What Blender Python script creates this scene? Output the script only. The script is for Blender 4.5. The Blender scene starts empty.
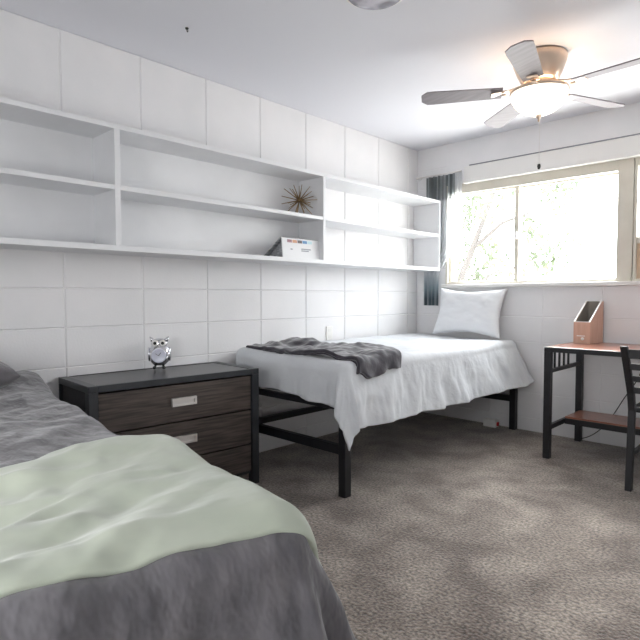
import bpy, bmesh, math, random
from mathutils import Vector, Matrix, noise
PI = math.pi
random.seed(7)
SC = bpy.context.scene
COL = SC.collection

# ------------------------------------------------------------------ materials
def s2l(c):
    c /= 255.0
    return c / 12.92 if c <= .04045 else ((c + .055) / 1.055) ** 2.4
def rgb(r, g, b): return (s2l(r), s2l(g), s2l(b), 1)

def mat(name, col, rough=.6, metal=0, col2=None, scale=8, stretch=(1, 1, 1), detail=4, bump=0, bscale=60,
        bstretch=(1, 1, 1), bdist=.004, spec=.5, sheen=0, lo=.35, hi=.65, coat=0):
    m = bpy.data.materials.new(name); m.use_nodes = True
    nt = m.node_tree; N = nt.nodes; L = nt.links
    b = N['Principled BSDF']
    b.inputs['Base Color'].default_value = col
    b.inputs['Roughness'].default_value = rough
    b.inputs['Metallic'].default_value = metal
    b.inputs['Specular IOR Level'].default_value = spec
    if sheen: b.inputs['Sheen Weight'].default_value = sheen
    if coat: b.inputs['Coat Weight'].default_value = coat
    tc = N.new('ShaderNodeTexCoord')
    def nz(sc, st, det):
        mp = N.new('ShaderNodeMapping'); mp.inputs['Scale'].default_value = st
        L.new(tc.outputs['Object'], mp.inputs['Vector'])
        n = N.new('ShaderNodeTexNoise'); n.inputs['Scale'].default_value = sc; n.inputs['Detail'].default_value = det
        L.new(mp.outputs['Vector'], n.inputs['Vector'])
        return n
    if col2 is not None:
        n = nz(scale, stretch, detail)
        r = N.new('ShaderNodeValToRGB')
        r.color_ramp.elements[0].position = lo; r.color_ramp.elements[1].position = hi
        r.color_ramp.elements[0].color = col; r.color_ramp.elements[1].color = col2
        L.new(n.outputs['Fac'], r.inputs['Fac']); L.new(r.outputs['Color'], b.inputs['Base Color'])
    if bump:
        n = nz(bscale, bstretch, 3)
        bp = N.new('ShaderNodeBump'); bp.inputs['Strength'].default_value = bump; bp.inputs['Distance'].default_value = bdist
        L.new(n.outputs['Fac'], bp.inputs['Height']); L.new(bp.outputs['Normal'], b.inputs['Normal'])
    return m

M = {}
M['block'] = mat('painted_block', rgb(226, 226, 227), .55, col2=rgb(232, 231, 232), scale=3, bump=.25, bscale=90, bdist=.003)
M['ceil'] = mat('ceiling_paint', rgb(224, 225, 231), .8, bump=.12, bscale=140, bdist=.002)
M['trim'] = mat('white_trim_paint', rgb(228, 227, 224), .4)
M['shelf'] = mat('white_shelf_paint', rgb(230, 231, 233), .38, col2=rgb(225, 226, 228), scale=5)
M['alu'] = mat('beige_window_metal', rgb(216, 211, 198), .4, metal=0, col2=rgb(208, 203, 190), scale=6)
M['wpanel'] = mat('tan_window_panel', rgb(214, 188, 164), .6, col2=rgb(205, 178, 152), scale=6, stretch=(8, 1, 1))
M['black'] = mat('black_metal', rgb(26, 26, 29), .42, metal=0, spec=.5, col2=rgb(34, 34, 38), scale=20)
M['nsframe'] = mat('charcoal_frame', rgb(40, 43, 47), .35, col2=rgb(48, 51, 55), scale=12)
M['nstop'] = mat('dark_top_board', rgb(60, 59, 60), .3, col2=rgb(74, 72, 72), scale=9, stretch=(6, .6, 1))
M['nswood'] = mat('dark_oak_drawer', rgb(54, 46, 43), .5, col2=rgb(88, 78, 72), scale=7, stretch=(4, .8, 14), detail=6)
M['chrome'] = mat('chrome', rgb(222, 222, 226), .12, metal=1)
M['steel'] = mat('brushed_steel', rgb(222, 219, 216), .35, metal=.7, bump=.1, bscale=30, bstretch=(1, 30, 1))
M['clockface'] = mat('pale_clock_face', rgb(214, 216, 230), .3)
M['darkglass'] = mat('dark_eye', rgb(50, 52, 50), .15)
M['comf_white'] = mat('pale_grey_cotton', rgb(206, 209, 213), .85, col2=rgb(214, 217, 220), scale=5, bump=.35, bscale=14, bdist=.02, sheen=.2)
M['pillow_white'] = mat('white_cotton', rgb(222, 224, 227), .85, bump=.3, bscale=12, bdist=.012, sheen=.2)
M['throw'] = mat('plum_grey_fleece', rgb(42, 39, 49), .85, col2=rgb(58, 53, 62), scale=14, bump=.3, bscale=40, bdist=.008, sheen=.5)
M['comf_grey'] = mat('grey_velvet_quilt', rgb(78, 76, 80), .8, col2=rgb(100, 97, 100), scale=9, stretch=(1, 2, 1.4), bump=.55, bscale=10, bstretch=(1, 1.6, 1.2), bdist=.035, sheen=.35)
M['mint'] = mat('mint_fleece', rgb(166, 173, 157), .9, col2=rgb(176, 182, 167), scale=6, bump=.6, bscale=8, bstretch=(1, .55, 1), bdist=.03, sheen=.3)
M['mattress'] = mat('mattress_ticking', rgb(150, 152, 156), .9)
M['fan_metal'] = mat('champagne_nickel', rgb(206, 186, 168), .28, metal=.85)
M['blade'] = mat('grey_blade', rgb(134, 128, 132), .5, col2=rgb(146, 140, 144), scale=5, stretch=(1, 8, 1))
M['brass'] = mat('antique_brass', rgb(150, 124, 88), .35, metal=.7)
M['desk_wood'] = mat('reddish_wood', rgb(168, 112, 90), .28, col2=rgb(142, 88, 70), scale=5, stretch=(1.2, 12, 1), detail=6, coat=.5)
M['holder'] = mat('pinkish_wood_board', rgb(208, 172, 152), .5, col2=rgb(198, 160, 140), scale=6, stretch=(6, 6, 1))
M['holder_in'] = mat('grey_lining', rgb(140, 134, 126), .6)
M['white'] = mat('white_plastic', rgb(232, 231, 228), .4)
M['red'] = mat('red_plastic', rgb(190, 50, 50), .4)
M['cord'] = mat('black_rubber', rgb(40, 40, 42), .6)
M['paper'] = mat('white_card', rgb(228, 229, 231), .5)
M['greybook'] = mat('grey_pages', rgb(120, 122, 126), .7, col2=rgb(165, 167, 170), scale=40, stretch=(1, .2, 3))
M['bluegrey'] = mat('text_grey', rgb(150, 154, 160), .6)
M['bark'] = mat('bark', rgb(76, 72, 70), .9, col2=rgb(78, 74, 70), scale=9, bump=.4, bscale=20)
M['leaf'] = mat('leaf', rgb(58, 68, 48), .6, col2=rgb(88, 96, 70), scale=1.2)
M['mottle'] = mat('mottled_glass', rgb(120, 118, 128), .25, col2=rgb(196, 194, 204), scale=14, detail=1)
for n, c in (('sw_mauve', (150, 110, 118)), ('sw_orange', (196, 142, 106)), ('sw_brown', (92, 84, 86)), ('sw_blue', (84, 138, 186)), ('sw_cyan', (188, 220, 226))):
    M[n] = mat('print_' + n[3:], rgb(*c), .5)

def carpet_mat():
    m = bpy.data.materials.new('taupe_carpet'); m.use_nodes = True
    nt = m.node_tree; N = nt.nodes; L = nt.links; b = N['Principled BSDF']
    b.inputs['Roughness'].default_value = .95; b.inputs['Sheen Weight'].default_value = .35
    b.inputs['Sheen Roughness'].default_value = .5
    b.inputs['Specular IOR Level'].default_value = .2
    tc = N.new('ShaderNodeTexCoord')
    def nz(s, d, dist=0):
        n = N.new('ShaderNodeTexNoise'); n.inputs['Scale'].default_value = s; n.inputs['Detail'].default_value = d
        n.inputs['Distortion'].default_value = dist
        L.new(tc.outputs['Object'], n.inputs['Vector']); return n
    big = nz(4.2, 9, .25); fine = nz(80, 4)
    r = N.new('ShaderNodeValToRGB')
    e = r.color_ramp.elements
    e[0].position = .36; e[0].color = rgb(108, 96, 88)
    e[1].position = .66; e[1].color = rgb(160, 149, 139)
    L.new(big.outputs['Fac'], r.inputs['Fac'])
    r2 = N.new('ShaderNodeValToRGB'); e = r2.color_ramp.elements
    e[0].position = .33; e[0].color = (.34, .34, .34, 1); e[1].position = .68; e[1].color = (1.5, 1.48, 1.45, 1)
    L.new(fine.outputs['Fac'], r2.inputs['Fac'])
    mx = N.new('ShaderNodeMix'); mx.data_type = 'RGBA'; mx.blend_type = 'MULTIPLY'; mx.inputs[0].default_value = 1
    L.new(r.outputs['Color'], mx.inputs[6]); L.new(r2.outputs['Color'], mx.inputs[7])
    L.new(mx.outputs[2], b.inputs['Base Color'])
    bp = N.new('ShaderNodeBump'); bp.inputs['Strength'].default_value = .8; bp.inputs['Distance'].default_value = .012
    L.new(fine.outputs['Fac'], bp.inputs['Height']); L.new(bp.outputs['Normal'], b.inputs['Normal'])
    return m
M['carpet'] = carpet_mat()

def glass_mat():
    m = bpy.data.materials.new('window_glass'); m.use_nodes = True
    nt = m.node_tree; N = nt.nodes; L = nt.links
    N.remove(N['Principled BSDF'])
    t = N.new('ShaderNodeBsdfTransparent'); t.inputs[0].default_value = (.97, .98, .98, 1)
    g = N.new('ShaderNodeBsdfGlossy'); g.inputs['Roughness'].default_value = .02
    mx = N.new('ShaderNodeMixShader'); mx.inputs[0].default_value = .05
    L.new(t.outputs[0], mx.inputs[1]); L.new(g.outputs[0], mx.inputs[2])
    L.new(mx.outputs[0], N['Material Output'].inputs['Surface'])
    return m
M['glass'] = glass_mat()

def bowl_mat():
    m = mat('lit_frosted_glass', rgb(250, 240, 225), .3)
    b = m.node_tree.nodes['Principled BSDF']
    b.inputs['Emission Color'].default_value = (1, .9, .76, 1)
    b.inputs['Emission Strength'].default_value = .75
    return m
M['bowl'] = bowl_mat()

def curtain_mat(name, top, bottom):
    """sheer white cloth woven with dark slate bands near both ends (object z)"""
    m = bpy.data.materials.new(name); m.use_nodes = True
    nt = m.node_tree; N = nt.nodes; L = nt.links
    N.remove(N['Principled BSDF'])
    tc = N.new('ShaderNodeTexCoord'); sp = N.new('ShaderNodeSeparateXYZ'); L.new(tc.outputs['Object'], sp.inputs[0])
    mr = N.new('ShaderNodeMapRange'); mr.inputs['From Min'].default_value = .98; mr.inputs['From Max'].default_value = 2.18
    L.new(sp.outputs['Z'], mr.inputs['Value'])
    r = N.new('ShaderNodeValToRGB'); e = r.color_ramp.elements
    dark = rgb(96, 112, 120); mid = rgb(172, 188, 196); wh = rgb(236, 238, 240)
    e[0].position = 0; e[0].color = dark if bottom else wh
    e[1].position = 1; e[1].color = rgb(118, 125, 126) if top else wh
    if bottom:
        for p, c in ((.07, dark), (.15, mid), (.26, wh)):
            q = e.new(p); q.color = c
    if top:
        for p, c in ((.80, wh), (.815, rgb(150, 156, 158))):
            q = e.new(p); q.color = c
    L.new(mr.outputs[0], r.inputs[0])
    if bottom:
        mm = N.new('ShaderNodeMath'); mm.operation = 'MULTIPLY'; mm.inputs[1].default_value = 150; L.new(sp.outputs['X'], mm.inputs[0])
        sn = N.new('ShaderNodeMath'); sn.operation = 'SINE'; L.new(mm.outputs[0], sn.inputs[0])
        ma = N.new('ShaderNodeMapRange'); ma.inputs['From Min'].default_value = .1; ma.inputs['From Max'].default_value = .8; ma.inputs['To Max'].default_value = .6
        L.new(sn.outputs[0], ma.inputs['Value'])
        mxc = N.new('ShaderNodeMix'); mxc.data_type = 'RGBA'; L.new(ma.outputs[0], mxc.inputs[0]); L.new(r.outputs[0], mxc.inputs[6]); mxc.inputs[7].default_value = rgb(214, 220, 224)
        r = mxc
    d = N.new('ShaderNodeBsdfDiffuse'); t = N.new('ShaderNodeBsdfTranslucent')
    ro = r.outputs[2] if bottom else r.outputs[0]
    L.new(ro, d.inputs[0]); L.new(ro, t.inputs[0])
    mx = N.new('ShaderNodeMixShader'); mx.inputs[0].default_value = .65
    L.new(d.outputs[0], mx.inputs[1]); L.new(t.outputs[0], mx.inputs[2])
    tr = N.new('ShaderNodeBsdfTransparent'); m2 = N.new('ShaderNodeMixShader'); m2.inputs[0].default_value = .12
    L.new(mx.outputs[0], m2.inputs[1]); L.new(tr.outputs[0], m2.inputs[2])
    L.new(m2.outputs[0], N['Material Output'].inputs['Surface'])
    return m
M['curtain'] = curtain_mat('banded_sheer_curtain', True, True)
M['sheer'] = curtain_mat('plain_sheer_curtain', False, False)

# ------------------------------------------------------------------ mesh helpers
class MB:
    def __init__(s): s.bm = bmesh.new(); s.mi = 0
    def _tag(s, faces):
        for f in faces: f.material_index = s.mi
    def box(s, x0, x1, y0, y1, z0, z1, mtx=None):
        v = [s.bm.verts.new(p) for p in ((x0, y0, z0), (x1, y0, z0), (x1, y1, z0), (x0, y1, z0), (x0, y0, z1), (x1, y0, z1), (x1, y1, z1), (x0, y1, z1))]
        if mtx:
            for q in v: q.co = mtx @ q.co
        s._tag([s.bm.faces.new([v[i] for i in f]) for f in ((3, 2, 1, 0), (4, 5, 6, 7), (0, 1, 5, 4), (1, 2, 6, 5), (2, 3, 7, 6), (3, 0, 4, 7))])
        return s
    def bar(s, a, b, w, h=None, up=(0, 0, 1)):
        a = Vector(a); b = Vector(b); h = h or w
        d = (b - a); L = d.length; d.normalize()
        u = Vector(up)
        if abs(d.dot(u)) > .95: u = Vector((0, 1, 0))
        x = d.cross(u).normalized(); y = x.cross(d).normalized()
        m = Matrix((x, d, y)).transposed().to_4x4(); m.translation = a
        return s.box(-w / 2, w / 2, 0, L, -h / 2, h / 2, m)
    def tube(s, pts, r, n=10, cap=True):
        pts = [Vector(p) for p in pts]; rings = []
        rr = r if isinstance(r, (list, tuple)) else [r] * len(pts)
        prev = None
        for i, p in enumerate(pts):
            d = (pts[min(i + 1, len(pts) - 1)] - pts[max(i - 1, 0)]).normalized()
            if prev is None:
                u = Vector((0, 0, 1)) if abs(d.z) < .9 else Vector((1, 0, 0))
            else: u = prev
            x = (u - d * u.dot(d)).normalized(); y = d.cross(x); prev = x
            rings.append([s.bm.verts.new(p + (x * math.cos(2 * PI * k / n) + y * math.sin(2 * PI * k / n)) * rr[i]) for k in range(n)])
        fs = []
        for a, b in zip(rings, rings[1:]):
            for k in range(n): fs.append(s.bm.faces.new((a[k], a[(k + 1) % n], b[(k + 1) % n], b[k])))
        if cap: fs.append(s.bm.faces.new(rings[0][::-1])); fs.append(s.bm.faces.new(rings[-1]))
        for f in fs: f.smooth = True
        s._tag(fs); return s
    def lathe(s, prof, n=32, mtx=None, sx=1, sy=1):
        rings = []
        for r, z in prof:
            if r < 1e-5: rings.append([s.bm.verts.new((0, 0, z))])
            else: rings.append([s.bm.verts.new((r * math.cos(2 * PI * k / n) * sx, r * math.sin(2 * PI * k / n) * sy, z)) for k in range(n)])
        fs = []
        for a, b in zip(rings, rings[1:]):
            for k in range(n):
                k2 = (k + 1) % n
                if len(a) == 1 and len(b) == 1: continue
                if len(a) == 1: fs.append(s.bm.faces.new((a[0], b[k2], b[k])))
                elif len(b) == 1: fs.append(s.bm.faces.new((a[k], a[k2], b[0])))
                else: fs.append(s.bm.faces.new((a[k], a[k2], b[k2], b[k])))
        for f in fs: f.smooth = True
        s._tag(fs)
        if mtx:
            for rg in rings:
                for v in rg: v.co = mtx @ v.co
        return s
    def ball(s, c, r, sx=1, sy=1, sz=1, n=16, mtx=None):
        m = Matrix.Translation(c) @ (mtx or Matrix()) @ Matrix.Diagonal((sx, sy, sz, 1))
        prof = [(r * math.sin(PI * k / n), -r * math.cos(PI * k / n)) for k in range(n + 1)]
        prof[0] = (0, -r); prof[-1] = (0, r)
        return s.lathe(prof, n * 2, m)
    def prism(s, poly, thick, axis=0, at=0):
        """extrude 2-D poly along axis (0 x, 1 y, 2 z)"""
        def P(a, b, t):
            return {0: (t, a, b), 1: (a, t, b), 2: (a, b, t)}[axis]
        A = [s.bm.verts.new(P(a, b, at)) for a, b in poly]; B = [s.bm.verts.new(P(a, b, at + thick)) for a, b in poly]
        n = len(poly); fs = [s.bm.faces.new(A[::-1]), s.bm.faces.new(B)]
        for k in range(n): fs.append(s.bm.faces.new((A[k], A[(k + 1) % n], B[(k + 1) % n], B[k])))
        s._tag(fs); return s
    def grid(s, fn, nu, nv):
        vs = [[s.bm.verts.new(fn(i / nu, j / nv)) for j in range(nv + 1)] for i in range(nu + 1)]
        fs = []
        for i in range(nu):
            for j in range(nv): fs.append(s.bm.faces.new((vs[i][j], vs[i + 1][j], vs[i + 1][j + 1], vs[i][j + 1])))
        for f in fs: f.smooth = True
        s._tag(fs); return s
    def build(s, name, m, parent=None, bevel=0, seg=2, solid=0, sub=0, off=-1, recalc=True):
        if recalc: bmesh.ops.recalc_face_normals(s.bm, faces=s.bm.faces[:])
        me = bpy.data.meshes.new(name); s.bm.to_mesh(me); s.bm.free()
        for x in (m if isinstance(m, (list, tuple)) else [m]): me.materials.append(M[x])
        o = bpy.data.objects.new(name, me); COL.objects.link(o)
        if parent: o.parent = parent
        if solid:
            md = o.modifiers.new('Solidify', 'SOLIDIFY'); md.thickness = solid; md.offset = off
        if bevel:
            md = o.modifiers.new('Bevel', 'BEVEL'); md.width = bevel; md.segments = seg; md.limit_method = 'ANGLE'; md.angle_limit = .7
        if sub:
            md = o.modifiers.new('Subdivision', 'SUBSURF'); md.levels = sub; md.render_levels = sub
        return o

def tag(o, label, cat, group=None, kind=None):
    o['label'] = label; o['category'] = cat
    if group: o['group'] = group
    if kind: o['kind'] = kind
    return o
def thing(name, label, cat, loc=(0, 0, 0), rz=0, group=None):
    o = bpy.data.objects.new(name, None); COL.objects.link(o); o.empty_display_size = .1
    o.location = loc; o.rotation_euler = (0, 0, rz)
    return tag(o, label, cat, group)
def struct(o, label=None, cat=None):
    o['kind'] = 'structure'
    if label: o['label'] = label; o['category'] = cat
    return o

# ------------------------------------------------------------------ room shell
H = 2.44; XR = 3.6; YR = -5.3
struct(MB().box(-.2, XR, YR, .2, -.12, 0).build('floor', 'carpet'), 'taupe mottled carpet covering the bedroom floor', 'floor')
struct(MB().box(-.2, XR, YR, .2, H, H + .12).build('ceiling', 'ceil'), 'smooth pale ceiling with the fan and round fixture', 'ceiling')

def block_face(mb, a0, a1, z0, z1, P, ga, gz, rec):
    """one block: frustum standing rec proud of the joint plane"""
    o = [(a0, z0), (a1, z0), (a1, z1), (a0, z1)]
    i = [(a0 + ga, z0 + gz), (a1 - ga, z0 + gz), (a1 - ga, z1 - gz), (a0 + ga, z1 - gz)]
    O = [mb.bm.verts.new(P(a, z, -rec)) for a, z in o]; I = [mb.bm.verts.new(P(a, z, 0)) for a, z in i]
    mb.bm.faces.new(I)
    for k in range(4): mb.bm.faces.new((O[k], O[(k + 1) % 4], I[(k + 1) % 4], I[k]))

def block_wall(mb, avals, zvals, P, holes=(), ga=.007, gz=.005, rec=.006):
    for a0, a1 in zip(avals, avals[1:]):
        for z0, z1 in zip(zvals, zvals[1:]):
            ca, cz = (a0 + a1) / 2, (z0 + z1) / 2
            if any(h[0] < ca < h[1] and h[2] < cz < h[3] for h in holes): continue
            block_face(mb, a0, a1, z0, z1, P, ga, gz, rec)

ys = sorted([y for y in [-3.2054 + .436 * k for k in range(-4, 8)] if YR < y < -.03] + [YR, 0.0])
zs = [0, .107, .312, .516, .72, .925, 1.13, 1.334, H]
mb = MB(); mb.box(-.2, -.006, YR, .2, 0, H)
block_wall(mb, ys, zs, lambda a, z, d: (d, a, z))
o = struct(mb.build('wall_left', 'block', recalc=True), 'white painted block wall behind the long shelf', 'wall')

# back wall with window opening
WX0, WX1, WZ0, WZ1 = .31, XR, 1.195, 2.075
mb = MB()
mb.box(-.2, XR, .005, .2, 0, WZ0 - .03); mb.box(-.2, XR, .005, .2, WZ1, H); mb.box(-.2, WX0, .005, .2, WZ0 - .03, WZ1)
xs = [0, .31] + [.31 + .436 * k for k in range(1, 7)] + [XR]
block_wall(mb, [0, .31], zs[:-1] + [1.54, 1.745, 1.95, WZ1, 2.24, H], lambda a, z, d: (a, -d, z), rec=.003, ga=.005)
xs = [.31 + .436 * k for k in range(0, 8)] + [XR]
block_wall(mb, xs, zs[:6] + [WZ0 - .03], lambda a, z, d: (a, -d, z), rec=.003, ga=.005)
block_wall(mb, [.31, XR], [WZ1, H], lambda a, z, d: (a, -d, z), rec=.001)
struct(mb.build('wall_back', 'block'), 'white painted block wall with the wide window', 'wall')
RX0, RX1, RZ0, RZ1 = 1.75, 2.8, .7, 1.5      # opening added in the unseen rear wall to let in fill light
mb = MB(); mb.box(-.2, RX0, YR - .15, YR, 0, H); mb.box(RX1, XR, YR - .15, YR, 0, H)
mb.box(RX0, RX1, YR - .15, YR, 0, RZ0); mb.box(RX0, RX1, YR - .15, YR, RZ1, H)
struct(mb.build('wall_rear', 'block'))

struct(MB().box(XR, XR + .15, YR, .2, 0, H).build('wall_right', 'block'))

# valance board above the window
mb = MB(); mb.box(.505, XR, -.055, -.001, 2.085, 2.20)
struct(mb.build('trim_1', 'trim', bevel=.004), 'long pale board running above the window', 'trim')
mb = MB(); mb.box(.505, XR, -.066, -.001, 2.058, 2.085)
struct(mb.build('trim_2', 'trim', bevel=.004), 'narrow white ledge under the board above the window', 'trim')

mb = MB(); mb.tube([(.56, -.058, 2.205), (XR, -.058, 2.205)], .005, 8)  # thin grey tube drawing a line along the board's top edge
struct(mb.build('trim_5', 'mattress'), 'thin grey line along the top of the board above the window', 'trim')

# window 1 (sliding, two sashes)
w1 = thing('window_1', 'wide sliding window with two bright panes', 'window', (WX0, 0, WZ0)); w1['kind'] = 'structure'
def ring(mb, x0, x1, z0, z1, y0, y1, l, r, b, t):
    mb.box(x0, x0 + l, y0, y1, z0, z1); mb.box(x1 - r, x1, y0, y1, z0, z1)
    mb.box(x0 + l, x1 - r, y0, y1, z0, z0 + b); mb.box(x0 + l, x1 - r, y0, y1, z1 - t, z1)
W = 1.825 - WX0; HH = WZ1 - WZ0 - .005
mb = MB(); ring(mb, 0, W - .02, 0, HH, -.012, .12, .02, .10, .018, .085); mb.build('window_frame', 'alu', w1, bevel=.003)
mb = MB(); ring(mb, .02, .655, .018, HH - .085, .02, .05, .02, .035, .012, .012); mb.build('sash', 'alu', w1, bevel=.003)
mb = MB(); ring(mb, .625, W - .12, .018, HH - .085, .055, .085, .032, .012, .012, .012); mb.build('sash', 'alu', w1, bevel=.003)
MB().box(.04, .62, .033, .037, .03, HH - .08).build('window_pane', 'glass', w1)
MB().box(.657, W - .13, .068, .072, .03, HH - .08).build('window_pane', 'glass', w1)
MB().box(.63, .648, -.002, .02, .36, .42).build('latch', 'steel', w1, bevel=.003)
# window 2
w2 = thing('window_2', 'window section at right edge with tan lower panel', 'window', (1.825, 0, WZ0)); w2['kind'] = 'structure'
mb = MB(); ring(mb, -.015, 1.2, 0, HH, -.006, .12, .02, .05, .018, .07); mb.box(.005, 1.15, -.002, .1, .265, .31); mb.build('window_frame', 'alu', w2, bevel=.003)
MB().box(.005, 1.15, .068, .072, .31, HH - .07).build('window_pane', 'glass', w2)
MB().box(.005, 1.15, .02, .04, .018, .265).build('lower_panel', 'wpanel', w2)
mb = MB(); mb.box(WX0 - .02, XR, -.05, .12, WZ0 - .03, WZ0)
struct(mb.build('trim_3', 'trim', bevel=.005), 'white window sill ledge above the pillow and desk', 'trim')
mb = MB(); mb.box(3.03, XR, 0, .12, WZ0, WZ1)
struct(mb.build('trim_4', 'block'))

# ------------------------------------------------------------------ wall shelf
D = .275
sh = thing('open_bookshelf', 'long white wall-mounted open shelf over nightstand and bed', 'shelf', (0, 0, 1.315))
Y0, Y1 = -4.56, -.041
T = .024
mb = MB().box(.001, D, Y0, Y1, 0, .028); mb.build('bottom_panel', 'shelf', sh, bevel=.002)
mb = MB().box(.001, D, Y0, Y1, .602, .602 + T); mb.build('top_panel', 'shelf', sh, bevel=.002)
divs = [(-4.56, -4.536), (-3.058, -3.029), (-1.561, -1.538), (-.065, -.041)]
for i, (a, b) in enumerate(divs):
    MB().box(.001, D, a, b, .028, .602).build('end_panel' if i in (0, 3) else 'divider', 'shelf', sh, bevel=.002)
for (a, b) in ((divs[0][1], divs[1][0]), (divs[1][1], divs[2][0]), (divs[2][1], divs[3][0])):
    MB().box(.001, D - .002, a, b, .303, .327).build('middle_shelf', 'shelf', sh, bevel=.002)
for (a, b) in ((divs[0][1], divs[1][0]), (divs[1][1], divs[2][0])):
    mb = MB(); mb.box(.001, .03, a, b, .028, .303); mb.box(.001, .03, a, b, .327, .602); mb.build('back_panel', 'shelf', sh)

# ------------------------------------------------------------------ things on the shelf
sb = thing('starburst_ornament', 'spiky brass starburst ornament on the upper shelf', 'ornament', (.15, -1.672, 1.642))
C0 = Vector((0, 0, .112))
MB().ball(C0, .014).build('core', 'brass', sb)
rnd = random.Random(3)
k = 0; ga = PI * (3 - math.sqrt(5))
for i in range(34):
    z = 1 - 2 * (i + .5) / 34; r = math.sqrt(1 - z * z); a = ga * i
    d = Vector((r * math.cos(a), r * math.sin(a), z))
    Ls = .118 + rnd.uniform(-.02, .022)
    if d.z * Ls < -.108: Ls = .108 / -d.z
    MB().tube([C0 + d * .008, C0 + d * Ls], [.0036, .0022], 6).build('spike', 'brass', sb)

bk = thing('tented_binder', 'white binder standing tented with coloured squares along its cover', 'binder', (.0, -1.72, 1.3432), 0)
mb = MB()
R = lambda x0, x1, z0, z1: None
# front cover leans back slightly: local x .235 (bottom) .215(top)
def lean(p0, p1, y0, y1, t):
    (xa, za), (xb, zb) = p0, p1
    return [(xa, za), (xb, zb), (xb - t, zb), (xa - t, za)]
mb = MB(); mb.prism(lean((.245, 0), (.232, .132), 0, 0, .008), .375, axis=1, at=-.19)
sw = ['sw_mauve', 'sw_orange', 'sw_brown', 'sw_blue', 'sw_cyan']
for i in range(5):
    mb.mi = 1 + i
    y0 = -.145 + i * .047
    mb.prism([(.2352, .098), (.2336, .122), (.2333, .122), (.2345, .098)], .043, axis=1, at=y0)
mb.mi = 6
for (y0, w, z) in ((-.12, .02, .055), (-.02, .09, .06), (-.02, .07, .048)):
    x = .245 - .013 * z / .132 + .0006
    mb.prism([(x, z), (x - .0008, z + .008), (x - .0014, z + .008), (x - .001, z)], w, axis=1, at=y0)
mb.build('front_cover', ['paper'] + sw + ['bluegrey'], bk)
mb = MB(); mb.prism([(.034, 0), (.224, .131), (.218, .137), (.028, .006)], .375, axis=1, at=-.19); mb.build('back_cover', 'greybook', bk)
mb = MB(); mb.prism([(.06, .002), (.225, .002), (.219, .122)], .34, axis=1, at=-.17); mb.build('pages', 'greybook', bk)
MB().box(.19, .25, .195, .215, 0, .075).build('side_tab', 'paper', bk)

# ------------------------------------------------------------------ curtain
cr = thing('curtain_rod', 'thin curtain rod end at back corner above shelf', 'curtain rod', (.04, 0, 2.172))
MB().tube([(0, -.05, 0), (.44, -.05, 0)], .006).build('rod', 'steel', cr)
MB().tube([(.0, -.05, 0), (.0, -.002, 0)], .006).build('bracket', 'steel', cr)
MB().ball((-.012, -.05, 0), .013).build('finial', 'steel', cr)
cu = thing('curtain', 'sheer white curtain with slate bands hanging by the shelf end', 'curtain', (0, 0, 0))
def cfn(x0, x1, xb0, xb1, z0, z1, nf, amp, yb):
    def f(u, v):
        z = z0 + (z1 - z0) * v
        k = min(1, max(0, (1.55 - z) / .3)); k = k * k * (3 - 2 * k)
        xa = x0 + (xb0 - x0) * k; xb = x1 + (xb1 - x1) * k
        return (xa + (xb - xa) * u, yb + amp * math.sin(u * nf * 2 * PI) + .004 * math.sin(u * 31 + v * 3), z)
    return f
mb = MB(); mb.grid(cfn(.108, .405, .09, .245, 1.005, 2.168, 6, .013, -.022), 90, 40); mb.build('banded_panel', 'curtain', cu)
mb = MB(); mb.grid(cfn(.40, .472, .395, .468, 1.50, 2.185, 2, .006, -.026), 30, 30); mb.build('sheer_strip', 'sheer', cu)['label'] = 'plain sheer strip along the window'

# ------------------------------------------------------------------ cloth helpers
def fbm(x, y, z=0.0, o=3):
    s = 0; a = 1
    for _ in range(o):
        s += a * noise.noise(Vector((x, y, z))); x *= 2.1; y *= 2.1; a *= .5
    return s
def drape(rect, top, r, cloth, nu, nv, slope=lambda nx, ny, ox, oy: .06, bump=lambda x, y: 0, fold=lambda t, e: 0, zmin=.02):
    x0, x1, y0, y1 = rect; u0, u1, v0, v1 = cloth
    def f(a, b):
        u = u0 + (u1 - u0) * a; va = v0(u) if callable(v0) else v0; v = va + (v1 - va) * b
        nx = min(max(u, x0 + r), x1 - r); ny = min(max(v, y0 + r), y1 - r)
        ox, oy = u - nx, v - ny; L = math.hypot(ox, oy)
        z = top + bump(u, v)
        if L < 1e-6: return (u, v, z)
        dx, dy = ox / L, oy / L
        th = min(L / r, PI / 2); hor = r * math.sin(th); dz = r * (1 - math.cos(th))
        ex = max(0, L - r * PI / 2)
        s = slope(nx, ny, dx, dy)
        hor += ex * s; dz += ex * math.sqrt(max(.05, 1 - s * s))
        t = nx - ny + math.atan2(dy, dx) * .25
        hor += max(-.03, fold(t, ex))
        return (nx + dx * hor, ny + dy * hor, max(zmin, z - dz))
    return f

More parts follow.
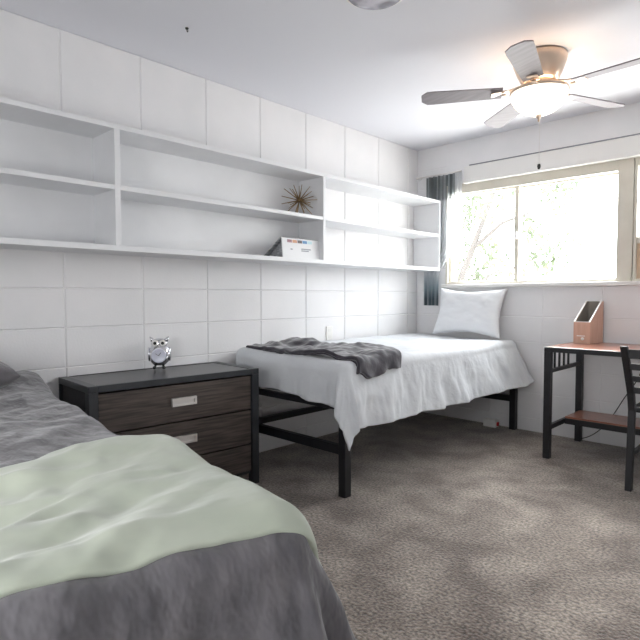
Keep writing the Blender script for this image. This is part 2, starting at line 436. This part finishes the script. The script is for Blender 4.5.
# ------------------------------------------------------------------ bed frames
def make_bed(label, loc, rz, L, Wd, mz, lower_side=True, rails=.47):
    """local x: width from 0 to Wd, local y: 0 (head) to -L (foot)"""
    b = thing('bed', label, 'bed', loc, rz)
    s = .05
    for (x, y) in ((s / 2, -s / 2), (Wd - s / 2, -s / 2), (s / 2, -L + s / 2), (Wd - s / 2, -L + s / 2)):
        MB().box(x - s / 2, x + s / 2, y - s / 2, y + s / 2, 0, rails + .035).build('leg', 'black', b, bevel=.003)
    for y in (-s / 2, -L + s / 2):
        MB().box(s, Wd - s, y - .018, y + .018, rails, rails + .033).build('end_rail', 'black', b, bevel=.002)
        MB().box(s, Wd - s, y - .018, y + .018, .228, .278).build('lower_rail', 'black', b, bevel=.002)
    for x in (s / 2, Wd - s / 2):
        MB().box(x - .018, x + .018, -L + s, -s, rails, rails + .033).build('side_rail', 'black', b, bevel=.002)
    MB().box(s / 2 - .018, s / 2 + .018, -L + s, -s, .222, .262).build('lower_rail', 'black', b, bevel=.002)
    for i in range(6):
        y = -L + .2 + i * (L - .4) / 5
        MB().box(.045, Wd - .045, y - .02, y + .02, rails + .005, rails + .02).build('slat', 'black', b)
    mb = MB(); mb.box(.02, Wd - .02, -L + .02, -.01, rails + .034, mz); mb.build('mattress', 'mattress', b, bevel=.04, seg=4)
    return b

# bed by the window -------------------------------------------------
B1 = (.03, -.01)
make_bed('black metal single bed under the window with pale cover', (B1[0], B1[1], 0), 0, 2.135, .965, .705)
def b1bump(x, y):
    k = 0
    k += .012 * fbm(x * 3, y * 3, 1.3)
    k += .016 * max(0, 1 - abs(x - .05) / .3)
    return k
def b1slope(nx, ny, dx, dy):
    if dx > .3:
        k = min(1, max(0, (ny + 1.9) / 1.9))
        return .10 + .46 * k ** 2 + (.16 if dy < -.15 else 0)
    return .05 + (.16 * min(1, dx * 3) if dx > .02 else 0)
def b1fold(t, e):
    k = min(1, e / .16)
    side = 1 if t > .95 else .3
    cr = max(0, noise.noise(Vector((t * 6.5, e * 1.2, 3.3)))) ** 2
    return k * (side * (.009 * math.sin(t * 17 + 4 * fbm(t * 2, e, 4)) + .03 * fbm(t * 5, e * 2.5, 7) - .06 * cr + .008 * fbm(t * 16, e * 4, 2)))
mb = MB(); mb.grid(drape((.015, 1.0, -2.155, -.012), .735, .06, (.012, 1.345, lambda u: -2.345 - .055 * min(1, max(0, (u - .45) / .6)) ** 1.5, -.035), 130, 190, b1slope, b1bump, b1fold), 130, 190)
tag(mb.build('comforter', 'comf_white', solid=.016, sub=1), 'pale blue-grey comforter spread over the bed under the window', 'comforter')

# throw folded over the foot corner
def throwbump(x, y):
    return b1bump(x, y) + .02 * fbm(x * 6, y * 6, 8) + .008 * math.sin(y * 26 + x * 9 + 3 * fbm(x * 4, y * 4, 3)) + .02 * max(0, 1 - abs(y + 1.72 - .0 * x) / .16)
th_ = thing('throw_blanket', 'dark plum-grey throw folded across foot of pale bed', 'blanket', (0, 0, 0))
def trot(fn, sk):
    def g(u, v):
        p = fn(u, v); return p
    return g
def skew(fn):
    # the band runs slightly aslant over the bed
    return fn
def band(u0, u1, v0, v1, top, xo, wob, nu=90, nv=50):
    base = drape((.02, 1.005 + xo, -2.175, 0), top, .065, (0, 1, 0, 1), nu, nv, lambda *a: .12, throwbump, lambda t, e: .012 * math.sin(t * 40) * min(1, e / .05))
    x0, x1, y0, y1 = .02, 1.005 + xo, -2.175, 0
    def f(a, b):
        u = u0 + (u1 - u0) * a
        sl = -.05 * max(0, u - .2) * b + .03 * a * (1 - b)
        v = v0 + (v1 - v0) * b + sl + wob * math.sin(a * 9 + b * 2) * .02
        r = .065
        nx = min(max(u, x0), x1 - r); ny = max(v, y0 + r)
        ox, oy = u - nx, v - ny; L = math.hypot(ox, oy)
        z = top + throwbump(u, v)
        if L < 1e-6: return (u, v, z)
        dx, dy = ox / L, oy / L
        t = min(L / r, PI / 2); hor = r * math.sin(t); dz = r * (1 - math.cos(t)); ex = max(0, L - r * PI / 2)
        hor += ex * .15 + min(1, ex / .05) * .008 * math.sin(v * 50)
        return (nx + dx * hor, ny + dy * hor, z - dz - ex)
    return f
mb = MB(); mb.grid(band(.085, 1.105, -2.10, -1.60, .766, .012, 1), 90, 50); mb.build('upper_layer', 'throw', th_, solid=.022, sub=1)
mb = MB(); mb.grid(band(.08, 1.075, -2.095, -1.615, .745, -.004, 1), 90, 50); mb.build('lower_layer', 'throw', th_, solid=.012, sub=1)

# pillow ------------------------------------------------------------
def pillow_mesh(mb, w, h, t, n=36, ear=.045, pinch=.1):
    for side in (1, -1):
        def f(a, b):
            u, v = a * 2 - 1, b * 2 - 1
            x = u * w / 2 * (1 - pinch * (1 - abs(v) ** 1.6) * abs(u) ** 3 * .6)
            y = v * h / 2 * (1 - pinch * (1 - abs(u) ** 1.6) * abs(v) ** 3)
            q = max(0, (1 - u ** 4)) * max(0, (1 - v ** 4))
            z = side * t / 2 * q ** .55 + .006 * fbm(u * 2.5, v * 2.5, 3) * q
            return (x, y, z)
        mb.grid(f, n, n)
    bmesh.ops.remove_doubles(mb.bm, verts=mb.bm.verts[:], dist=1e-5)
mb = MB(); pillow_mesh(mb, .625, .44, .13, pinch=.22)
pw = tag(mb.build('pillow', 'pillow_white', sub=1), 'white pillow propped against wall below the window', 'pillow')
pw.location = (.605, -.12, .955); pw.rotation_euler = (math.radians(72), math.radians(1), math.radians(3))

# foreground bed ----------------------------------------------------
A2 = math.radians(-6.3)
O2 = Vector((.15, -3.425, 0))
# make_bed uses local y for length: rotate by +90 so that length runs to +x
make_bed('bed in the foreground with grey quilt and mint blanket', O2, A2 + PI / 2, 2.02, .965, .665, rails=.42)
# its local x runs toward world +y, so shift it by its width
bed2 = bpy.data.objects[[o.name for o in COL.objects if o.get('label', '').startswith('bed in the foreground')][0]]
bed2.location = O2 + Matrix.Rotation(A2, 3, 'Z') @ Vector((0, -.965, 0))
TZ2 = .695
R2 = (0, 2.125, -.985, .015)
def b2bump(x, y):
    b = .022 * fbm(x * 2.2, y * 3.5, 5) + .012 * fbm(x * 7, y * 9, 2)
    b += .055 * math.exp(-(max(0, x - .12) / .2) ** 2)
    return b
def b2fold(t, e):
    k = min(1, e / .15)
    return k * (.028 * math.sin(t * 9 + e * 5 + 2 * fbm(t * 2, 0, 4)) + .012 * math.sin(t * 27 + 2 * fbm(t, 1, 2)) + .012 * fbm(t * 7, e * 2, 7))
mb = MB(); mb.grid(drape(R2, TZ2, .06, (.02, 2.60, -1.4, .36), 150, 120, lambda nx, ny, dx, dy: .14 + (.44 * dy if dx > .1 and dy > 0 else 0), b2bump, b2fold, zmin=.08), 150, 120)
q2 = tag(mb.build('quilt', 'comf_grey', solid=.022, sub=1), 'grey velvety quilt hanging over foreground bed foot', 'quilt')
q2.location = O2; q2.rotation_euler = (0, 0, A2)

def mbump(x, y):
    b = b2bump(x, y) * .35
    b += .03 * math.exp(-((x - 1.58) / .12) ** 2 - ((y + .16) / .3) ** 2)
    nf = min(1, max(.2, -y / .3)); b *= 1
    b += nf * (.010 * fbm(x * 4, y * 3, 9) + .008 * math.sin(30 * x + 9 * y + 3 * fbm(x * 3, y * 3, 1)) - .034 * abs(fbm(x * 5 + y * 1.5, y * 3 - x, 6)))
    return b
mfold = lambda t, e: min(1, e / .05) * .008 * math.sin(t * 60)
bm_rect = (0, 2.145, -1.2, .04)
mint_base = drape(bm_rect, TZ2 + .04, .095, (0, 1, 0, 1), 1, 1, lambda *a: .25, mbump, mfold)
def mint_fn(a, b):
    # a along bed length, b across (0 near side, 1 far side)
    u0 = 1.49 + .03 * b + .015 * math.sin(b * 7); u1 = 2.045 + .03 * (1 - b) + .04 * b ** 3 + .09 * b ** 8 + .003 * math.sin(b * 23)
    u = u0 + (u1 - u0) * a; v = -1.3 + (1.3 + .17) * b
    x0, x1, y0, y1 = bm_rect; r = .095
    nx = min(u, x1 - r); ny = min(v, y1 - r)
    ox, oy = u - nx, v - ny; L = math.hypot(ox, oy)
    edge = min(a, 1 - a) * 2
    z = TZ2 + .016 + mbump(u, v) + .022 * min(1, edge * 5)
    if L < 1e-6: return (u, v, z)
    dx, dy = ox / L, oy / L
    t = min(L / r, PI / 2); hor = r * math.sin(t); dz = r * (1 - math.cos(t)); ex = max(0, L - r * PI / 2)
    hor += ex * .25 + mfold(nx - ny + math.atan2(dy, dx) * .25, ex)
    return (nx + dx * hor, ny + dy * hor, z - dz - ex)
mb = MB(); mb.grid(mint_fn, 90, 130)
mt = tag(mb.build('blanket', 'mint', solid=.018, sub=1), 'mint green fleece blanket laid across foreground bed', 'blanket')
mt.location = O2; mt.rotation_euler = (0, 0, A2)

mb = MB(); pillow_mesh(mb, .66, .42, .16, pinch=.12)
p2 = tag(mb.build('pillow', 'comf_grey', sub=1), 'grey pillow at head of foreground bed by left wall', 'pillow')
p2.location = O2 + Matrix.Rotation(A2, 3, 'Z') @ Vector((.20, -.44, TZ2 + .075)); p2.rotation_euler = (0, 0, A2 + PI / 2)

# ------------------------------------------------------------------ nightstand
ns = thing('nightstand', 'dark wood three-drawer nightstand with black metal frame', 'nightstand', (.018, -2.28, 0), math.radians(-3))
W_, DN, HN = .965, .45, .672      # width along -y, depth along +x
p = .045
for (x, y) in ((0, 0), (DN - p, 0), (0, -W_ + p), (DN - p, -W_ + p)):
    MB().box(x, x + p, y - p, y, 0, HN - .032).build('leg', 'nsframe', ns, bevel=.002)
mb = MB(); zt = HN - .032
mb.box(0, DN, -p, 0, zt, HN); mb.box(0, DN, -W_, -W_ + p, zt, HN); mb.box(DN - .03, DN, -W_ + p, -p, zt, HN); mb.box(0, .03, -W_ + p, -p, zt, HN)
mb.build('top_frame', 'nsframe', ns, bevel=.002)
MB().box(.03, DN - .03, -W_ + p, -p, zt + .006, HN - .003).build('top_panel', 'nstop', ns)
for y in (-.028, -W_ + .016):
    MB().box(p, DN - p, y, y + .012, .09, zt).build('side_panel', 'cord', ns)
MB().box(.004, .014, -W_ + p, -p, .08, zt).build('back_panel', 'cord', ns)
MB().box(.02, DN - .03, -W_ + p, -p, .06, .075).build('bottom_panel', 'cord', ns)
zd = [.078, .236, .436, .634]
for a, b in zip(zd, zd[1:]):
    mb = MB(); mb.box(.03, DN - .012, -W_ + p + .004, -p - .004, a + .004, b - .004)
    d = mb.build('drawer', 'nswood', ns, bevel=.002)
    zc = (a + b) / 2 + .007; yc = -W_ / 2 + .005
    if zc < .4: zc = b - .095
    hd = MB(); x = DN - .012; hw = .07; hh = .021
    ring2 = ((yc - hw, yc + hw, zc + hh - .011, zc + hh), (yc - hw, yc + hw, zc - hh, zc - hh + .008), (yc - hw, yc - hw + .01, zc - hh + .008, zc + hh - .011), (yc + hw - .01, yc + hw, zc - hh + .008, zc + hh - .011))
    for (ya, yb, za, zb) in ring2: hd.box(x, x + .016, ya, yb, za, zb)
    hd.box(x, x + .004, yc - hw + .01, yc + hw - .01, zc - hh + .008, zc + hh - .011)
    hd.build('handle', 'steel', d)['label'] = 'silver pull handle'

# ------------------------------------------------------------------ owl clock
ow = thing('owl_clock', 'small chrome owl-shaped clock standing on dark nightstand', 'clock', (.085, -2.72, HN + .001), math.radians(-35))
# faces local +x
mb = MB(); mb.lathe([(0, .02), (.03, .022), (.052, .045), (.06, .08), (.054, .115), (.04, .14), (0, .145)], 28, sx=.75, sy=1); mb.build('body', 'chrome', ow)
mb = MB(); mb.ball((0, 0, .145), .044, .8, 1.05, .72); mb.build('head', 'chrome', ow)
for s in (-1, 1):
    mb = MB(); mb.lathe([(0, 0), (.013, .002), (.009, .016), (0, .032)], 12, Matrix.Translation((.0, s * .036, .160)) @ Matrix.Rotation(-s * .55, 4, 'X')); mb.build('ear_tuft', 'chrome', ow)
    mb = MB(); mb.lathe([(0, .004), (.017, .003), (.019, 0)], 20, Matrix.Translation((.031, s * .021, .150)) @ Matrix.Rotation(PI / 2, 4, 'Y')); e = mb.build('eye', 'white', ow)
    mb = MB(); mb.ball((.036, s * .021, .150), .009, .5, 1, 1, n=10); mb.build('pupil', 'darkglass', e)
    mb = MB(); mb.ball((.018, s * .026, .010), .013, 1.6, .8, .75, n=10); mb.tube([(.01, s * .022, .015), (.008, s * .022, .035)], .006, 8); mb.build('foot', 'darkglass', ow)
    mb = MB(); mb.ball((-.004, s * .057, .085), .03, .9, .28, 1.4, n=12); mb.build('wing', 'chrome', ow)
mb = MB(); mb.lathe([(0, .004), (.006, .003), (0, -.006)], 10, Matrix.Translation((.034, 0, .135)) @ Matrix.Rotation(2.2, 4, 'Y')); mb.build('beak', 'steel', ow)
mb = MB(); mb.lathe([(0, .006), (.034, .006), (.038, .008), (.041, .004), (.041, -.02)], 32, Matrix.Translation((.040, 0, .080)) @ Matrix.Rotation(PI / 2, 4, 'Y')); fc = mb.build('clock_face', 'clockface', ow)
mb = MB(); mb.bar((.0475, 0, .080), (.0475, .012, .097), .003, .0015, up=(1, 0, 0)); mb.bar((.0475, 0, .080), (.0475, -.018, .092), .002, .0015, up=(1, 0, 0)); mb.build('clock_hands', 'darkglass', fc)

# ------------------------------------------------------------------ desk
DX0, DX1, DY0, DY1, DZ = 1.46, 2.66, -.665, -.02, .752
dk = thing('desk', 'reddish wood desk with black metal frame under window', 'desk', ((DX0 + DX1) / 2, (DY0 + DY1) / 2, 0))
def dl(x, y): return (x - (DX0 + DX1) / 2, y - (DY0 + DY1) / 2)
s = .044
x0, y0 = dl(DX0, DY0); x1, y1 = dl(DX1, DY1)
for (x, y) in ((x0, y0), (x1 - s, y0), (x0, y1 - s), (x1 - s, y1 - s)):
    MB().box(x, x + s, y, y + s, 0, DZ - .034).build('leg', 'black', dk, bevel=.003)
mb = MB()
mb.box(x0, x1, y0, y0 + .03, DZ - .034, DZ - .002); mb.box(x0, x1, y1 - .03, y1, DZ - .034, DZ - .002)
mb.box(x0, x0 + .03, y0 + .03, y1 - .03, DZ - .034, DZ - .002); mb.box(x1 - .03, x1, y0 + .03, y1 - .03, DZ - .034, DZ - .002)
mb.build('top_frame', 'black', dk, bevel=.002)
MB().box(x0 + .004, x1 - .004, y0 + .012, y1 - .004, DZ - .016, DZ).build('desktop', 'desk_wood', dk, bevel=.002)
for xx in (x0 + .012, x1 - .012 - .022):
    mb = MB(); mb.box(xx, xx + .022, y0 + s, y1 - s, .575, .6); mb.build('side_rail', 'black', dk)
    for i in range(4):
        y = y0 + .13 + i * .085
        MB().box(xx + .004, xx + .016, y - .006, y + .006, .6, DZ - .034).build('spindle', 'black', dk)
    mb = MB(); mb.box(xx, xx + .022, y0 + s, y1 - s, .19, .222); mb.build('lower_rail', 'black', dk)
mb = MB(); yf = dl(0, -.36)[1]
mb.box(x0 + .034, x1 - .034, yf, yf + .025, .186, .226); mb.box(x0 + .034, x1 - .034, y1 - .05, y1 - .03, .19, .222)
mb.build('shelf_rail', 'black', dk)
MB().box(x0 + .034, x1 - .034, yf + .006, y1 - .032, .2265, .238).build('lower_shelf', 'desk_wood', dk)

# magazine holder
mh = thing('magazine_holder', 'pinkish wooden magazine holder with white edges on desk', 'magazine holder', (1.572, -.15, DZ + .001), math.radians(-4))
hw, hd_, hf, hb, t = .057, .115, .152, .298, .009
def side(xa):
    mb = MB(); mb.prism([(-hd_, 0), (hd_, 0), (hd_, hb), (hd_ - .03, hb), (-hd_, hf)], t, axis=0, at=xa); return mb
side(-hw).build('side_panel', 'holder', mh); side(hw - t).build('side_panel', 'holder', mh)
MB().box(-hw + t, hw - t, -hd_, -hd_ + t, 0, hf).build('front_panel', 'holder', mh)
MB().box(-hw + t, hw - t, hd_ - t, hd_, 0, hb).build('back_panel', 'holder_in', mh)
MB().box(-hw + t, hw - t, -hd_ + t, hd_ - t, 0, t).build('bottom_panel', 'holder_in', mh)
mb = MB(); 
for xa in (-hw + t, hw - t - .002): mb.prism([(-hd_ + t, t), (hd_ - t, t), (hd_ - t, hb - .004), (hd_ - .034, hb - .004), (-hd_ + t, hf - .002)], .002, axis=0, at=xa)
mb.build('lining', 'holder_in', mh)
mb = MB()
for xa in (-hw - .0005, hw - t - .0005):
    mb.prism([(-hd_ - .001, hf), (hd_ - .03, hb), (hd_, hb), (hd_, hb + .004), (hd_ - .031, hb + .004), (-hd_ - .001, hf + .005)], t + .001, axis=0, at=xa)
mb.box(-hw, hw, -hd_ - .001, -hd_ + t, hf, hf + .005); mb.box(-hw, hw, hd_ - t, hd_, hb, hb + .004)
mb.build('edge_trim', 'white', mh)['label'] = 'white edge trim'
mb = MB(); mb.box(-.034, .022, -hd_ - .0015, -hd_, .052, .058); mb.lathe([(0, .0015), (.011, .0015), (.011, 0)], 20, Matrix.Translation((.006, -hd_, .035)) @ Matrix.Rotation(PI / 2, 4, 'X')); mb.build('logo', 'white', mh)['label'] = 'small pale mark low on the front'

# ------------------------------------------------------------------ chair
ch = thing('chair', 'black metal ladder-back chair pulled up to desk', 'chair', (2.27, -.75, 0))
def cl(x, y, z): return (x - 2.27, y + .75, z)
for x in (2.055, 2.485):
    mb = MB()
    pts = [(-.945, 0), (-.915, .45), (-.945, .55), (-1.03, .70), (-1.10, .822)]
    A = []
    w = .017
    prof = [(y - .019, z) for y, z in pts] + [(y + .019, z) for y, z in pts[::-1]]
    mb.prism([(y + .75, z) for y, z in prof], 2 * w, axis=0, at=x - w - 2.27)
    mb.build('back_post', 'black', ch, bevel=.003)
    MB().bar(cl(x, -.53, 0), cl(x, -.55, .435), .034).build('leg', 'black', ch, bevel=.003)
    MB().bar(cl(x, -.90, .2), cl(x, -.55, .2), .02).build('side_stretcher', 'black', ch)
def backy(z):
    pts = [(.45, -.915), (.55, -.945), (.70, -1.03), (.822, -1.10)]
    for (a, ya), (b, yb) in zip(pts, pts[1:]):
        if a <= z <= b: return ya + (yb - ya) * (z - a) / (b - a)
    return pts[-1][1]
for i, (z0, z1) in enumerate(((.755, .805), (.69, .725), (.622, .655), (.552, .586))):
    MB().bar(cl(2.07, backy((z0 + z1) / 2), (z0 + z1) / 2), cl(2.47, backy((z0 + z1) / 2), (z0 + z1) / 2), .016, z1 - z0).build('top_rail' if i == 0 else 'back_slat', 'black', ch, bevel=.002)
MB().box(2.038 - 2.27, 2.502 - 2.27, -.90 + .75, -.49 + .75, .435, .465).build('seat', 'black', ch, bevel=.01)
MB().bar(cl(2.07, -.54, .26), cl(2.47, -.54, .26), .02).build('front_stretcher', 'black', ch)

# ------------------------------------------------------------------ cord, outlets
pts = [(1.90, -.010, .62), (1.86, -.012, .50), (1.78, -.012, .36), (1.70, -.012, .21), (1.62, -.014, .10), (1.54, -.02, .035), (1.47, -.05, .012)]
sm = []
for i in range(len(pts) - 1):
    for k in range(5):
        u = k / 5
        p0 = Vector(pts[max(i - 1, 0)]); p1 = Vector(pts[i]); p2_ = Vector(pts[i + 1]); p3 = Vector(pts[min(i + 2, len(pts) - 1)])
        sm.append(.5 * ((2 * p1) + (p2_ - p0) * u + (2 * p0 - 5 * p1 + 4 * p2_ - p3) * u * u + (3 * p1 - p0 - 3 * p2_ + p3) * u ** 3))
sm.append(Vector(pts[-1]))
tag(MB().tube(sm, .0032, 8).build('loose_cable', 'cord'), 'thin black cable trailing down the wall behind the desk', 'cable')
wo = thing('wall_outlet', 'small white wall outlet above bed by the left wall', 'outlet', (0, -1.21, .80), 0)
MB().box(.0, .008, -.035, .035, -.055, .055).build('cover_plate', 'white', wo, bevel=.003)
for z in (-.025, .025):
    MB().box(.008, .0095, -.014, .014, z - .012, z + .012).build('socket', 'trim', wo, bevel=.001)
ps = thing('power_strip', 'white adapter with red switch on floor under the window bed', 'power strip', (.80, -.075, .0))
MB().box(-.06, .05, -.03, .03, .0, .06).build('case', 'white', ps, bevel=.006)
MB().box(.05, .064, -.012, .012, .015, .045).build('switch', 'red', ps, bevel=.002)['label'] = 'red switch'

# ------------------------------------------------------------------ ceiling fan
FX, FY = 1.615, -1.195
fan = thing('ceiling_fan', 'five-blade ceiling fan with lit frosted glass bowl', 'ceiling fan', (FX, FY, H))
mb = MB(); mb.lathe([(0, 0), (.142, 0), (.146, -.012), (.140, -.045), (.122, -.095), (.102, -.135), (.092, -.148), (0, -.148)], 40); mb.build('motor_housing', 'fan_metal', fan)
mb = MB(); mb.lathe([(0, -.148), (.085, -.148), (.090, -.165), (.085, -.178), (0, -.178)], 32); mb.build('light_fitter', 'fan_metal', fan)
mb = MB(); mb.lathe([(.150, -.186), (.158, -.190), (.158, -.200), (.150, -.206)], 40); mb.build('bowl_ring', 'fan_metal', fan)
mb = MB(); mb.lathe([(.150, -.192), (.154, -.206), (.150, -.235), (.128, -.272), (.09, -.304), (.045, -.322), (.0, -.327)], 40); mb.build('glass_bowl', 'bowl', fan, solid=.004)
mb = MB(); mb.lathe([(0, -.322), (.016, -.325), (.014, -.336), (.006, -.345), (.006, -.358), (0, -.364)], 16); mb.build('finial', 'fan_metal', fan)
mb = MB(); mb.tube([(.01, -.01, -.33), (.01, -.01, -.60)], .0014, 6); pc = mb.build('pull_chain', 'steel', fan)
mb = MB(); mb.lathe([(0, -.60), (.008, -.604), (.010, -.616), (.007, -.63), (0, -.634)], 12, Matrix.Translation((.01, -.01, 0))); mb.build('chain_pull', 'darkglass', pc)
for i in range(5):
    a = math.radians(68 + 72 * i)
    Rm = Matrix.Rotation(a, 4, 'Z')
    tilt = Matrix.Rotation(math.radians(11), 4, 'X')
    mb = MB()
    out = []
    n = 14
    for k in range(n + 1):
        u = k / n; x = .20 + (.655 - .20) * u
        hwid = .052 + .016 * u
        if u > .9: hwid *= math.sqrt(max(.12, 1 - ((u - .9) / .1) ** 2 * .8))
        out.append((x, hwid))
    poly = [(x, h) for x, h in out] + [(x, -h) for x, h in out[::-1]]
    A = [mb.bm.verts.new(Rm @ (Matrix.Translation((0, 0, -.19)) @ tilt @ Vector((x, y, 0)))) for x, y in poly]
    B_ = [mb.bm.verts.new(Rm @ (Matrix.Translation((0, 0, -.19)) @ tilt @ Vector((x, y, .007)))) for x, y in poly]
    n_ = len(poly)
    mb.bm.faces.new(A); mb.bm.faces.new(B_[::-1])
    for k in range(n_): mb.bm.faces.new((A[k], A[(k + 1) % n_], B_[(k + 1) % n_], B_[k]))
    bl = mb.build('blade', 'blade', fan)
    mb = MB()
    mb.bar(Rm @ Vector((.085, 0, -.155)), Rm @ Vector((.17, 0, -.182)), .03, .008)
    mb.bar(Rm @ Vector((.165, 0, -.182)), Rm @ Vector((.26, 0, -.196)), .055, .006)
    mb.lathe([(0, .004), (.013, .003), (.015, -.004), (0, -.006)], 14, Rm @ Matrix.Translation((.19, 0, -.198)))
    mb.build('blade_bracket', 'fan_metal', bl)

cf = thing('ceiling_fixture', 'round mottled grey fixture on ceiling at photo top edge', 'ceiling fixture', (1.37, -2.375, H))
mb = MB(); mb.lathe([(0, 0), (.145, 0), (.147, -.012), (.138, -.02), (.13, -.02)], 40); mb.build('rim', 'white', cf)
mb = MB(); mb.lathe([(.132, -.018), (.12, -.03), (.08, -.042), (0, -.048)], 40); mb.build('cover', 'mottle', cf)
hk = thing('ceiling_hook', 'tiny dark hook in the ceiling above the nightstand', 'hook', (.468, -2.76, H))
MB().lathe([(0, 0), (.009, 0), (.008, -.006), (0, -.008)], 12).build('base', 'cord', hk)
MB().tube([(0, 0, -.006), (0, 0, -.016), (.006, 0, -.022), (.011, 0, -.016)], .0022, 6).build('hook_wire', 'cord', hk)

# ------------------------------------------------------------------ outside tree
tr = thing('tree', 'leafy tree outside the left window pane', 'tree', (-3.2, 5.2, -3))
tp = [(0, 0, 0), (.1, 0, 2.2), (.35, 0, 3.6), (.9, .1, 5.0), (1.4, .1, 6.2)]
MB().tube(tp, [.13, .11, .085, .06, .03], 10).build('trunk', 'bark', tr)
rnd = random.Random(11)
for (b, e) in (((.35, 0, 3.6), (1.7, -.3, 4.6)), ((.2, 0, 3.0), (-1.0, .2, 4.8)), ((.9, .1, 5.0), (2.1, .1, 5.6)), ((.5, 0, 4.0), (.2, .3, 5.8))):
    b = Vector(b); e = Vector(e); mid = (b + e) / 2 + Vector((0, 0, .15))
    MB().tube([b, mid, e], [.05, .035, .015], 8).build('branch', 'bark', tr)
mb = MB()
cl_ = [(Vector((rnd.uniform(-1.6, 2.4), rnd.uniform(-.9, .9), rnd.uniform(4.0, 7.0))), rnd.uniform(.25, .5)) for _ in range(46)]
for c, r in cl_:
    for _ in range(60):
        d = Vector((rnd.gauss(0, 1), rnd.gauss(0, 1), rnd.gauss(0, 1))).normalized() * r * rnd.random() ** .4
        p_ = c + d; a = Vector((rnd.gauss(0, 1), rnd.gauss(0, 1), rnd.gauss(0, 1))).normalized(); b = a.orthogonal().normalized()
        l, w = .07, .035
        vs = [mb.bm.verts.new(p_ + q) for q in (-a * l, b * w, a * l, -b * w)]
        mb.bm.faces.new(vs)
mb.build('foliage', 'leaf', tr, recalc=False)

# ------------------------------------------------------------------ light
wd = bpy.data.worlds.new('sky'); SC.world = wd; wd.use_nodes = True
wn = wd.node_tree.nodes; wl = wd.node_tree.links
bg = wn['Background']; bg.inputs[1].default_value = 6
tc = wn.new('ShaderNodeTexCoord'); sp = wn.new('ShaderNodeSeparateXYZ'); wl.new(tc.outputs['Generated'], sp.inputs[0])
mr = wn.new('ShaderNodeMapRange'); mr.inputs['From Min'].default_value = -.5; mr.inputs['From Max'].default_value = .7
wl.new(sp.outputs['Z'], mr.inputs['Value'])
cr_ = wn.new('ShaderNodeValToRGB'); e = cr_.color_ramp.elements
e[0].position = 0; e[0].color = (1.0, .98, .95, 1); e[1].position = 1; e[1].color = (1.25, 1.3, 1.36, 1)
q = e.new(.42); q.color = (1.0, 1.0, 1.0, 1)
wl.new(mr.outputs[0], cr_.inputs[0]); wl.new(cr_.outputs[0], bg.inputs[0])
def lamp(name, kind, loc, energy, col=(1, 1, 1), **kw):
    l = bpy.data.lights.new(name, kind); l.energy = energy; l.color = col
    for k, v in kw.items(): setattr(l, k, v)
    o = bpy.data.objects.new(name, l); COL.objects.link(o); o.location = loc; return o
lamp('fan_bulb', 'POINT', (FX, FY, H - .23), 1.5, (1, .84, .7), shadow_soft_size=.06)

sun = lamp('sun', 'SUN', (-2, 4, 5), 5, (1, .98, .95), angle=math.radians(34))
sun.rotation_euler = Vector((.5, -.724, -.66)).to_track_quat('-Z', 'Y').to_euler()
pl = lamp('window_portal', 'AREA', (1.67, .16, 1.635), 1, size=2.74, size_y=.9, shape='RECTANGLE')
pl.data.cycles.is_portal = True; pl.rotation_euler = (-PI / 2, 0, 0)
pl = lamp('rear_fill_portal', 'AREA', ((RX0 + RX1) / 2, YR - .1, (RZ0 + RZ1) / 2), 1, size=RX1 - RX0, size_y=RZ1 - RZ0, shape='RECTANGLE')  # portal for the added fill opening in the rear wall
pl.data.cycles.is_portal = True; pl.rotation_euler = (PI / 2, 0, 0)

# ------------------------------------------------------------------ camera
cam = bpy.data.cameras.new('camera'); co = bpy.data.objects.new('camera', cam); COL.objects.link(co)
cam.sensor_fit = 'HORIZONTAL'; cam.sensor_width = 36; cam.lens = 541.993 / 640 * 36; cam.clip_start = .05
co.location = (2.89369, -4.30249, 1.08727)
co.rotation_euler = (PI / 2 - .0434437, 0, .7687096)
SC.camera = co
vs = SC.view_settings
vs.view_transform = 'Standard'; vs.look = 'None'; vs.gamma = 1; vs.use_curve_mapping = False; vs.exposure = 1.15
SC.cycles.use_denoising = True
SC.cycles.max_bounces = 10; SC.cycles.diffuse_bounces = 6
